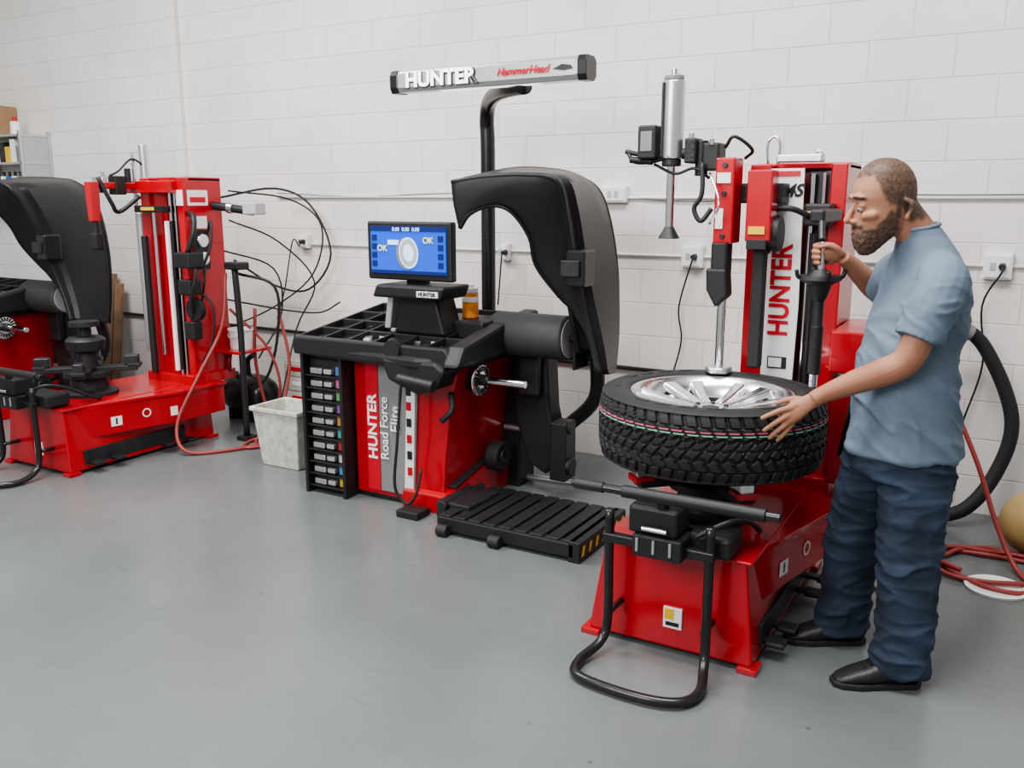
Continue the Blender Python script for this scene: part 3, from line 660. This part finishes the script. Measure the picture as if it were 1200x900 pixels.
g.text('bar_text_2',REDT,'HammerHead',(-2.27,4.032,z+.004),.052,bold=.001,shear=.3)
g.prism('bar_logo',DRK,[(-2.10,z),(-2.05,z+.02),(-2.0,z+.012),(-1.99,z-.004),(-2.04,z-.01)],'y',4.033,4.036,0)
g.box('lamp_slot',WGLOW,-2.8,-2.2,4.07,4.13,z-.0575,z-.0555,0)

g=G('wipes_canister',(-2.60,4.05,1.005))
g.cyl('body',ORG,(0,0,0),(0,0,.135),.045); g.cyl('label_band',LBL,(0,0,.085),(0,0,.12),.0458)
g.cyl('lid',WHT,(0,0,.135),(0,0,.165),.044); g.cyl('cap',WHT,(0,0,.165),(0,0,.18),.02)

g=G('trash_bin',(-3.90,3.98,0))
def bn(z,w,d): return [(-w,-d,z),(w,-d,z),(w,d,z),(-w,d,z)]
vs=bn(0,.150,.115)+bn(.35,.185,.145)+bn(.35,.20,.16)+bn(.38,.20,.16)+bn(.38,.18,.14)+bn(.02,.145,.11)
fs=[(3,2,1,0)]
for l in range(5):
    for i in range(4): fs.append((l*4+i,l*4+(i+1)%4,l*4+4+(i+1)%4,l*4+4+i))
fs.append((20,21,22,23))
g.mk('bin_shell',vs,fs,BIN,False,.012)

g=G('plastic_bucket',(-4.70,4.36,.62))
g.lathe('shell',WHT,[(0,0),(.075,0),(.088,.13),(.094,.13),(.094,.14),(.082,.14),(.07,.01),(0,.01)],(0,0,0),32)
g.tube('handle',GRY2,[(-.09,0,.13),(-.06,-.07,.10),(0,-.1,.08),(.06,-.07,.10),(.09,0,.13)],.003,6)

g=G('parts_drawer_cabinet',(-4.62,4.92,0))
g.box('case',GRY2,-.13,.13,-.12,.14,0,.46,.006)
for i in range(4):
    g.box('drawer_%d'%i,BIN,-.12,.12,-.128,-.11,.02+.11*i,.115+.11*i,.005)
    g.box('label_%d'%i,REDT if i%2 else LBL,-.05,.05,-.133,-.127,.06+.11*i,.09+.11*i,0)

g=G('air_tank',(-5.02,4.70,0))
v,f=capsule_geo([(-.10,0,.20),(.10,0,.20)],.15,24,4)
g.mk('vessel',v,f,BLKG,True)
g.box('foot_1',BLK,-.13,-.09,-.10,.10,0,.12,.004); g.box('foot_2',BLK,.09,.13,-.10,.10,0,.12,.004)
g.tube('barrel',BLK,[(0,0,.33),(0,.0,.45),(.08,-.02,.50)],.02,12); g.cyl('gauge',CHR,(-.06,-.05,.33),(-.06,-.08,.38),.022)

g=G('wood_plank',(-6.95,5.0,0))
def lean(x,y,z): return (x,y-.10+z*.14,z)
g.box('board',WOOD,-.14,.0,-.02,.02,0,1.0,.003,lean); g.box('board_2',WOOD,.02,.11,-.02,.01,0,.92,.003,lean)

g=G('oil_drum',(-8.05,4.55,0))
g.lathe('drum',BLUEP,[(0,0),(.27,0),(.28,.01),(.28,.28),(.29,.30),(.28,.32),(.28,.57),(.29,.59),(.28,.61),(.28,.86),(.27,.87),(.26,.85),(0,.85)],(0,0,0),40)

g=G('wall_shelf',(-8.15,5.1,0),(-8.15,5.1,0))
for i,z in enumerate((1.70,1.95,2.19)):
    g.box('shelf_%d'%i,ALU,-8.62,-7.78,4.80,5.095,z,z+.02,.002)
for x in (-8.62,-7.80):
    for y in (4.80,5.07): g.box('upright',ALU,x,x+.025,y,y+.025,1.55,2.24,.002)
g.box('side_mesh',GRY2,-7.79,-7.785,4.80,5.09,1.70,2.2,0)
for i in range(9):
    x=-8.57+.085*i; h=random.uniform(.10,.20)
    g.box('goods_%d'%i,[LBL,GRY2,CARD,REDT,LBL,DRK,YEL,LBL,GRY][i],x,x+.07,4.83,4.96,1.97,1.97+h,.004)
for i in range(9):
    x=-8.53+.085*i
    g.cyl('bottle_%d'%i,[LBL,GRY2,REDT,BLK,LBL,BLUEP,LBL,GRY,REDT][i],(x,4.88,1.72),(x,4.88,1.85),.032); g.cyl('bottle_neck_%d'%i,BLK,(x,4.88,1.85),(x,4.88,1.89),.013)
g=G('cardboard_box',(-8.42,4.95,2.21))
g.box('carton',CARD,-.20,.18,-.14,.14,0,.27,.004); g.box('carton_tape',mat('tape',(.45,.36,.24),.4),-.20,.18,-.02,.02,.27,.272,0)
g.box('carton_flap',CARD,-.20,.18,-.145,-.14,.2,.27,0)
g=G('spray_bottle',(-8.02,4.93,2.21))
g.cyl('bottle',WHT,(0,0,0),(0,0,.12),.045,.04); g.cyl('cap',REDT,(0,0,.12),(0,0,.16),.018)

g=G('vacuum_hose',(-.1,4.8,0),(-.1,4.8,0))
g.tube('hose',RUB,[(-.62,4.45,.9),(-.45,4.7,1.02),(-.22,4.9,1.0),(-.08,4.95,.82),(.02,4.95,.55),(-.02,4.92,.30),(-.14,4.85,.10),(-.32,4.78,.042),(-.50,4.62,.042),(-.62,4.5,.042)],.034,16,8)
g.cyl('cuff',GRY,(-.24,4.885,1.005),(-.20,4.905,.985),.040)
g=G('red_air_hose',(-.05,4.3,0),(-.05,4.3,0))
pts=[(-.36,4.5,.95),(-.25,4.5,.75),(-.10,4.45,.45),(0.0,4.4,.20),(.10,4.3,.03)]
for k in range(34):
    a=k*2*pi/12-.5; r=.23+.04*math.sin(k*1.3)
    pts.append((-.02+r*math.cos(a),4.30+.9*r*math.sin(a)+.03*math.sin(k),.014+.007*(k//12)+.004*math.sin(k*2)))
g.tube('hose',HOSER,pts,.011,10,5)
g=G('floor_lid',(.03,4.10,0)); g.lathe('disc',WHT,[(0,0),(.12,0),(.125,.012),(.115,.016),(.10,.008),(0,.008)],(0,0,0),40)
g=G('tan_sphere',(.16,4.62,.15))  # round tan item of unknown kind, modelled as a plain sphere
g.lathe('ball',TAN,[(.15*math.sin(pi*i/20),-.15*math.cos(pi*i/20)) for i in range(21)],(0,0,0),36)

# ---------------------------------------------------------------- man
MO=(-.339,3.187,0); MR=(1.30,2.93,0)
man=G('man',MO,MR,math.radians(30))
def fuse(name,geos,m,voxel,smooth_it=6,colfn=None,nz=0.,nf=9.,nfun=None):
    vs=[];fs=[]
    for v,f in geos:
        k=len(vs); vs+=[Vector(p)-man.ref for p in v]; fs+=[tuple(i+k for i in q) for q in f]
    me=D.meshes.new(name+'_src'); me.from_pydata(vs,[],fs); me.update()
    bm=bmesh.new(); bm.from_mesh(me); bmesh.ops.recalc_face_normals(bm,faces=bm.faces); bm.to_mesh(me); bm.free()
    o=D.objects.new(name+'_src',me); COL.objects.link(o)
    r=o.modifiers.new('r','REMESH'); r.mode='VOXEL'; r.voxel_size=voxel
    s=o.modifiers.new('s','SMOOTH'); s.iterations=smooth_it; s.factor=.5
    dg=bpy.context.evaluated_depsgraph_get(); dg.update()
    me2=D.meshes.new_from_object(o.evaluated_get(dg)); me2.name=name
    D.objects.remove(o)
    if nz or nfun:
        nn=[v.normal.copy() for v in me2.vertices]
        for v,n in zip(me2.vertices,nn):
            p=v.co+man.ref
            d=nz*noise.noise(Vector((p.x*nf,p.y*nf,p.z*nf*.8)))
            if nfun: d+=nfun(p)
            v.co+=n*d
    for p in me2.polygons: p.use_smooth=True
    me2.materials.clear(); me2.materials.append(m)
    if colfn:
        ca=me2.color_attributes.new('Col','FLOAT_COLOR','POINT')
        for i,v in enumerate(me2.vertices): ca.data[i].color=(*colfn(v.co+man.ref,v.normal),1)
    ob=D.objects.new(name,me2); COL.objects.link(ob); ob.parent=man.e
    return ob
def attrmat(name,rough,sss=0):
    m=D.materials.new(name); m.use_nodes=True; nt=m.node_tree; b=nt.nodes['Principled BSDF']
    a=nt.nodes.new('ShaderNodeAttribute'); a.attribute_name='Col'; nt.links.new(a.outputs['Color'],b.inputs['Base Color'])
    b.inputs['Roughness'].default_value=rough
    tc=nt.nodes.new('ShaderNodeTexCoord'); n=nt.nodes.new('ShaderNodeTexNoise'); n.inputs['Scale'].default_value=350
    nt.links.new(tc.outputs['Object'],n.inputs['Vector']); bp=nt.nodes.new('ShaderNodeBump'); bp.inputs['Strength'].default_value=.25; bp.inputs['Distance'].default_value=.002
    nt.links.new(n.outputs['Fac'],bp.inputs['Height']); nt.links.new(bp.outputs[0],b.inputs['Normal'])
    return m
SKIN=attrmat('skin',.55)
SHIRT=mat('shirt_cotton',(.130,.178,.232),.85,bump=.15,bscale=400,var=.10,vscale=9)
JEAN=mat('denim',(.024,.038,.066),.85,bump=.3,bscale=500,var=.6,vscale=5)
SHOE=mat('shoe_leather',(.02,.019,.018),.45,bump=.2,bscale=90)
def rn(p,sx,sy,sz,o=0.,sh=2.):
    q=Vector((p.x*sx+o,p.y*sy-o,p.z*sz+o*.5))
    q+=Vector((noise.noise(q*.6),noise.noise(q*.6+Vector((7,1,2))),0))*.8
    return max(0,1-abs(noise.noise(q))*2.6)**sh
def folds(p):
    low=max(0,min(1,(1.40-p.z)*3.0))
    q=Vector((p.x,p.y,p.z+(p.x-1.3)*.9))
    d=.013*rn(q,3.,3.,9.,2.)*low+.006*rn(q,7,7,13,5.)*low
    if p.z>1.18 and p.y<2.83: d+=.007*rn(p,7,7,16,9.)*max(0,1-abs(p.z-1.30)/.14)
    return d-.004
shirt=[loft_geo([(1.345,2.93,.79,.168,.190),(1.345,2.93,.80,.176,.197),(1.338,2.93,.90,.168,.190),(1.328,2.93,1.02,.152,.182),(1.33,2.93,1.12,.147,.178),(1.350,2.93,1.24,.138,.187),(1.362,2.93,1.34,.123,.195),(1.366,2.93,1.41,.108,.185),(1.358,2.93,1.47,.088,.130),(1.342,2.93,1.52,.070,.082),(1.325,2.93,1.548,.064,.070)],32),
 capsule_geo([(1.352,2.80,1.41),(1.335,2.745,1.37),(1.285,2.725,1.27)],[.075,.082,.076],16),
 sweep_geo([(1.300,2.73,1.30),(1.262,2.722,1.205)],[.078,.074],20,1),
 capsule_geo([(1.352,3.05,1.41),(1.345,3.11,1.38),(1.36,3.19,1.335)],[.075,.080,.074],16),
 sweep_geo([(1.355,3.17,1.345),(1.372,3.25,1.305)],[.076,.070],20,1)]
fuse('t_shirt',shirt,SHIRT,.0065,2,None,.008,7.,folds)
man.tube('shirt_collar',SHIRT,[(1.325+.062*math.cos(2*pi*k/16),2.93+.068*math.sin(2*pi*k/16),1.546+.012*math.cos(2*pi*k/16)) for k in range(17)],.007,8,3)
def jf(p):
    w=.35+math.exp(-((p.z-.46)/.14)**2)+1.3*math.exp(-((p.z-.11)/.12)**2)+.9*math.exp(-((p.z-.74)/.09)**2)
    return (.009*rn(p,5,5,15,3.)+.004*rn(p,9,9,22,8.)-.003)*w
jeans=[loft_geo([(1.340,2.93,.93,.150,.170),(1.340,2.93,.86,.160,.178),(1.336,2.93,.78,.162,.182),(1.330,2.93,.72,.15,.175)],28),
 loft_geo([(1.358,2.855,.84,.120,.10),(1.360,2.845,.76,.120,.105),(1.352,2.835,.66,.112,.102),(1.345,2.82,.54,.102,.094),(1.338,2.81,.45,.098,.09),(1.345,2.80,.33,.096,.087),(1.342,2.79,.20,.092,.082),(1.332,2.785,.10,.094,.082),(1.328,2.785,.05,.096,.082),(1.328,2.785,.042,.086,.07)],26),
 loft_geo([(1.315,3.00,.84,.115,.10),(1.300,3.01,.76,.120,.105),(1.283,3.03,.66,.110,.102),(1.268,3.05,.54,.100,.094),(1.256,3.06,.45,.098,.09),(1.254,3.07,.33,.094,.087),(1.250,3.075,.20,.090,.082),(1.244,3.08,.10,.092,.082),(1.240,3.08,.05,.094,.082),(1.240,3.08,.042,.084,.07)],26)]
fuse('jeans',jeans,JEAN,.0065,2,None,.006,8.,jf)
def shoe(name,x0,y):
    R=[(0,.020,.030,.030),(.02,.036,.040,.032),(.06,.046,.058,.036),(.11,.050,.075,.042),(.16,.046,.098,.050),(.20,.044,.115,.055),(.25,.042,.112,.052),(.28,.036,.09,.045),(.292,.02,.06,.035)]
    vs=[];fs=[];seg=20
    for dx,hw,top,_ in R:
        for s in range(seg):
            t=2*pi*s/seg; c,d=math.cos(t),math.sin(t)
            vs.append((x0+dx,y+hw*math.copysign(abs(c)**.8,c),.012+ (top-.012)*.5*(1+math.copysign(abs(d)**.8,d))))
    for i in range(len(R)-1):
        for s in range(seg): fs.append((i*seg+s,i*seg+(s+1)%seg,(i+1)*seg+(s+1)%seg,(i+1)*seg+s))
    fs.append(tuple(range(seg))); fs.append(tuple((len(R)-1)*seg+s for s in range(seg)))
    fuse(name,[(vs,fs)],SHOE,.006,4)
    pol=[(x0-.006,y-.02),(x0+.02,y-.042),(x0+.08,y-.053),(x0+.15,y-.048),(x0+.27,y-.045),(x0+.298,y-.02),(x0+.298,y+.02),(x0+.27,y+.045),(x0+.15,y+.048),(x0+.08,y+.053),(x0+.02,y+.042),(x0-.006,y+.02)]
    man.prism(name+'_sole',RUB,pol,'z',.0,.022,.005)
    for i in range(4):
        man.cyl(name+'_lace_%d'%i,BLK,(x0+.10+.022*i,y-.022,.070+.012*i),(x0+.10+.022*i,y+.022,.070+.012*i),.004,seg=8)
shoe('shoe_left',1.105,2.775); shoe('shoe_right',1.035,3.08)
def ss(a,b,x): t=max(0,min(1,(x-a)/(b-a))); return t*t*(3-2*t)
def mix(a,b,t): return tuple(x+(y-x)*t for x,y in zip(a,b))
sk=(.37,.185,.115); skr=(.33,.135,.085); hair=(.055,.036,.026); beard=(.055,.034,.023)
CW=2.93
def headcol(p,n):
    f=noise.noise(p*60)*.012
    c=mix(sk,skr,.4*(1-ss(.0,.03,abs(p.z-1.575)))+.3*ss(1.24,1.27,p.x))
    line=1.540+ .060*ss(1.15,1.215,p.x)
    bm_=ss(line+.012,line-.008,p.z+f)*ss(1.250,1.225,p.x+f)
    bm_*=1-ss(1.475,1.455,p.z)*ss(1.20,1.22,p.x)
    c=mix(c,beard,bm_*(.88+noise.noise(p*140)*.3))
    mo=ss(.012,.004,abs(p.z-1.545))*ss(1.14,1.125,p.x); c=mix(c,beard,mo)
    c=mix(c,(.30,.09,.07),ss(.0045,.002,abs(p.z-1.531))*ss(.030,.022,abs(p.y-CW))*ss(1.135,1.125,p.x))
    hl=1.700-.085*ss(1.140,1.200,p.x)-.045*ss(1.23,1.27,p.x)
    hm=ss(hl-.010,hl+.014,p.z+f)*(ss(1.108,1.128,p.x+f))
    c=mix(c,hair,hm*(.86+noise.noise(p*150)*.3))
    sb=ss(.012,.006,abs(p.x-1.228))*ss(1.57,1.58,p.z)*ss(1.66,1.65,p.z)*(abs(p.y-CW)>.05); c=mix(c,hair,sb*.8)
    eb=ss(.007,.003,abs(p.z-(1.636+.1*(1.125-p.x))))*ss(.012,.016,abs(p.y-CW))*ss(.056,.050,abs(p.y-CW))*ss(1.15,1.14,p.x)
    c=mix(c,beard,eb*.9)
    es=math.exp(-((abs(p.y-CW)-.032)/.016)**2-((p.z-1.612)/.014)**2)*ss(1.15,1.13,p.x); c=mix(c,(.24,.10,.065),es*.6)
    return c
def hd(z,f,b,h): return ((f+b)/2,CW,z,(b-f)/2,h)
head=[loft_geo([hd(1.455,1.145,1.170,.014),hd(1.465,1.133,1.188,.026),hd(1.482,1.122,1.205,.038),hd(1.502,1.115,1.225,.048),hd(1.525,1.114,1.255,.056),hd(1.55,1.114,1.280,.063),hd(1.575,1.113,1.293,.069),hd(1.60,1.117,1.302,.072),hd(1.615,1.115,1.305,.074),hd(1.638,1.106,1.307,.077),(1.207,CW,1.665,.099,.079),(1.208,CW,1.695,.093,.076),(1.207,CW,1.722,.081,.068),(1.206,CW,1.745,.062,.053),(1.205,CW,1.760,.038,.034),(1.205,CW,1.766,.018,.016)],36,2.2),
 sweep_geo([(1.345,CW,1.49),(1.32,CW,1.53),(1.285,CW,1.57),(1.25,CW,1.61)],[.066,.060,.060,.062],20,4),
 capsule_geo([(1.114,CW,1.620),(1.101,CW,1.590),(1.092,CW,1.568)],[.007,.0095,.0125],12,3),
 capsule_geo([(1.109,CW-.012,1.563),(1.109,CW+.012,1.563)],[.009,.009],10,2),
 capsule_geo([(1.115,CW-.045,1.640),(1.108,CW-.025,1.644),(1.106,CW,1.640),(1.108,CW+.025,1.644),(1.115,CW+.045,1.640)],[.006,.008,.006,.008,.006],10,3)]
for sgn in (-1,1):
    head.append(capsule_geo([(1.253,CW+sgn*.078,1.578),(1.262,CW+sgn*.084,1.60),(1.262,CW+sgn*.085,1.622),(1.250,CW+sgn*.080,1.632)],[.009,.010,.011,.009],10,3))
    head.append(capsule_geo([(1.1235,CW+sgn*.032,1.613),(1.1245,CW+sgn*.036,1.613)],[.0130,.0130],10,2))
    head.append(capsule_geo([(1.135,CW+sgn*.045,1.582),(1.155,CW+sgn*.056,1.585)],[.016,.016],10,2))
def hf(p):
    d=0
    for s in (-1,1):
        q=Vector((p.x-1.112,p.y-CW-s*.018,p.z-1.615)); d-=.003*math.exp(-(q.length/.010)**2)
        q=Vector((p.x-1.115,p.y-CW-s*.032,p.z-1.594)); d-=.002*math.exp(-(q.length/.010)**2)
    if p.z<1.55 and p.x<1.24: d+=.003*noise.noise(p*90)
    return d
fuse('head',head,SKIN,.0040,2,headcol,0,9,hf)
EW=mat('eye_white',(.36,.31,.27),.25)
for sgn in (-1,1):
    v,f=capsule_geo([(1.1215,CW+sgn*.032,1.605),(1.1225,CW+sgn*.035,1.605)],[.0100,.0100],12,2)
    man.mk('eye_%d'%(sgn>0),v,f,EW,True)
    v,f=capsule_geo([(1.1146,CW+sgn*.031,1.600),(1.1151,CW+sgn*.033,1.600)],[.0044,.0044],10,2)
    man.mk('iris_%d'%(sgn>0),v,f,BLK,True)
def armcol(p,n):
    c=mix(sk,skr,.5+.5*noise.noise(p*14)); return c
def fing(pts,r): return capsule_geo(pts,r,10,3)
L=[sweep_geo([(1.285,2.722,1.27),(1.262,2.722,1.20),(1.236,2.735,1.135),(1.19,2.765,1.098),(1.12,2.83,1.050),(1.045,2.882,1.000),(1.01,2.893,.978)],[.048,.047,.046,.046,.040,.030,.027],18,4),
 capsule_geo([(1.015,2.893,.980),(.985,2.895,.960),(.950,2.893,.935),(.925,2.890,.918)],[.024,.029,.034,.030],16,3,.55,(.15,-1,.5)),
 capsule_geo([(.955,2.893,.957),(.915,2.888,.945)],[.013,.011],10,2),
 capsule_geo([(.955,2.893,.925),(.925,2.892,.885)],[.016,.012],10,2),
 fing([(.935,2.888,.948),(.905,2.882,.944),(.872,2.880,.932),(.842,2.888,.915)],[.012,.0105,.0095,.008]),
 fing([(.935,2.885,.930),(.905,2.878,.915),(.876,2.880,.895),(.852,2.890,.872)],[.012,.0105,.0095,.008]),
 fing([(.938,2.888,.910),(.913,2.881,.890),(.890,2.884,.868),(.872,2.893,.845)],[.012,.0105,.0092,.0078]),
 fing([(.945,2.892,.895),(.927,2.888,.873),(.913,2.891,.852),(.900,2.900,.834)],[.011,.0092,.0082,.007]),
 fing([(.985,2.900,.968),(.958,2.912,.975),(.930,2.925,.968),(.905,2.938,.955)],[.016,.0125,.011,.009])]
fuse('left_arm',L,SKIN,.0036,3,armcol)
R_=[sweep_geo([(1.36,3.19,1.335),(1.375,3.26,1.30),(1.385,3.31,1.29),(1.35,3.31,1.315),(1.28,3.27,1.37),(1.22,3.235,1.415),(1.195,3.222,1.432)],[.046,.045,.044,.044,.038,.029,.026],18,4),
 capsule_geo([(1.20,3.224,1.430),(1.172,3.222,1.440),(1.150,3.226,1.446)],[.023,.030,.034],14,3,.6,(.3,1,.2))]
for i in range(4):
    z=1.474-.0195*i; k=[0,.004,.002,-.004][i]
    R_.append(fing([(1.160,3.232,z-.002),(1.138-k,3.258,z),(1.108-k,3.258,z-.003),(1.099-k,3.232,z-.005),(1.108,3.213,z-.006)],[.011,.0105,.0098,.009,.008]))
R_.append(fing([(1.180,3.205,1.445),(1.160,3.196,1.464),(1.136,3.200,1.474),(1.114,3.206,1.470)],[.015,.0125,.011,.009]))
fuse('right_arm',R_,SKIN,.0036,3,armcol)

# ---------------------------------------------------------------- lights / world / camera
w=D.worlds.new('world'); bpy.context.scene.world=w; w.use_nodes=True
w.node_tree.nodes['Background'].inputs[0].default_value=(1,.99,.98,1); w.node_tree.nodes['Background'].inputs[1].default_value=.50
def area(name,loc,rot,sx,sy,e,col=(1,.985,.965)):
    l=D.lights.new(name,'AREA'); l.shape='RECTANGLE'; l.size=sx; l.size_y=sy; l.energy=e; l.color=col
    o=D.objects.new(name,l); COL.objects.link(o); o.location=loc; o.rotation_euler=rot
area('ceiling_light_1',(-1.0,2.2,4.4),(0,0,0),2.6,1.4,200)
area('ceiling_light_2',(-5.2,2.2,4.4),(0,0,0),2.6,1.4,240)
area('flood_light',(-2.6,-1.8,3.6),(math.radians(58),0,math.radians(4)),3.,2.,230)
cam=D.cameras.new('camera'); co=D.objects.new('camera',cam); COL.objects.link(co)
co.location=(0,0,1.63); co.rotation_euler=(math.radians(90-11.7),0,math.radians(30)); cam.lens=1036/1200*36
cam.clip_start=.05
bpy.context.scene.camera=co
try: bpy.context.scene.view_settings.look='AgX - Medium High Contrast'
except Exception: pass
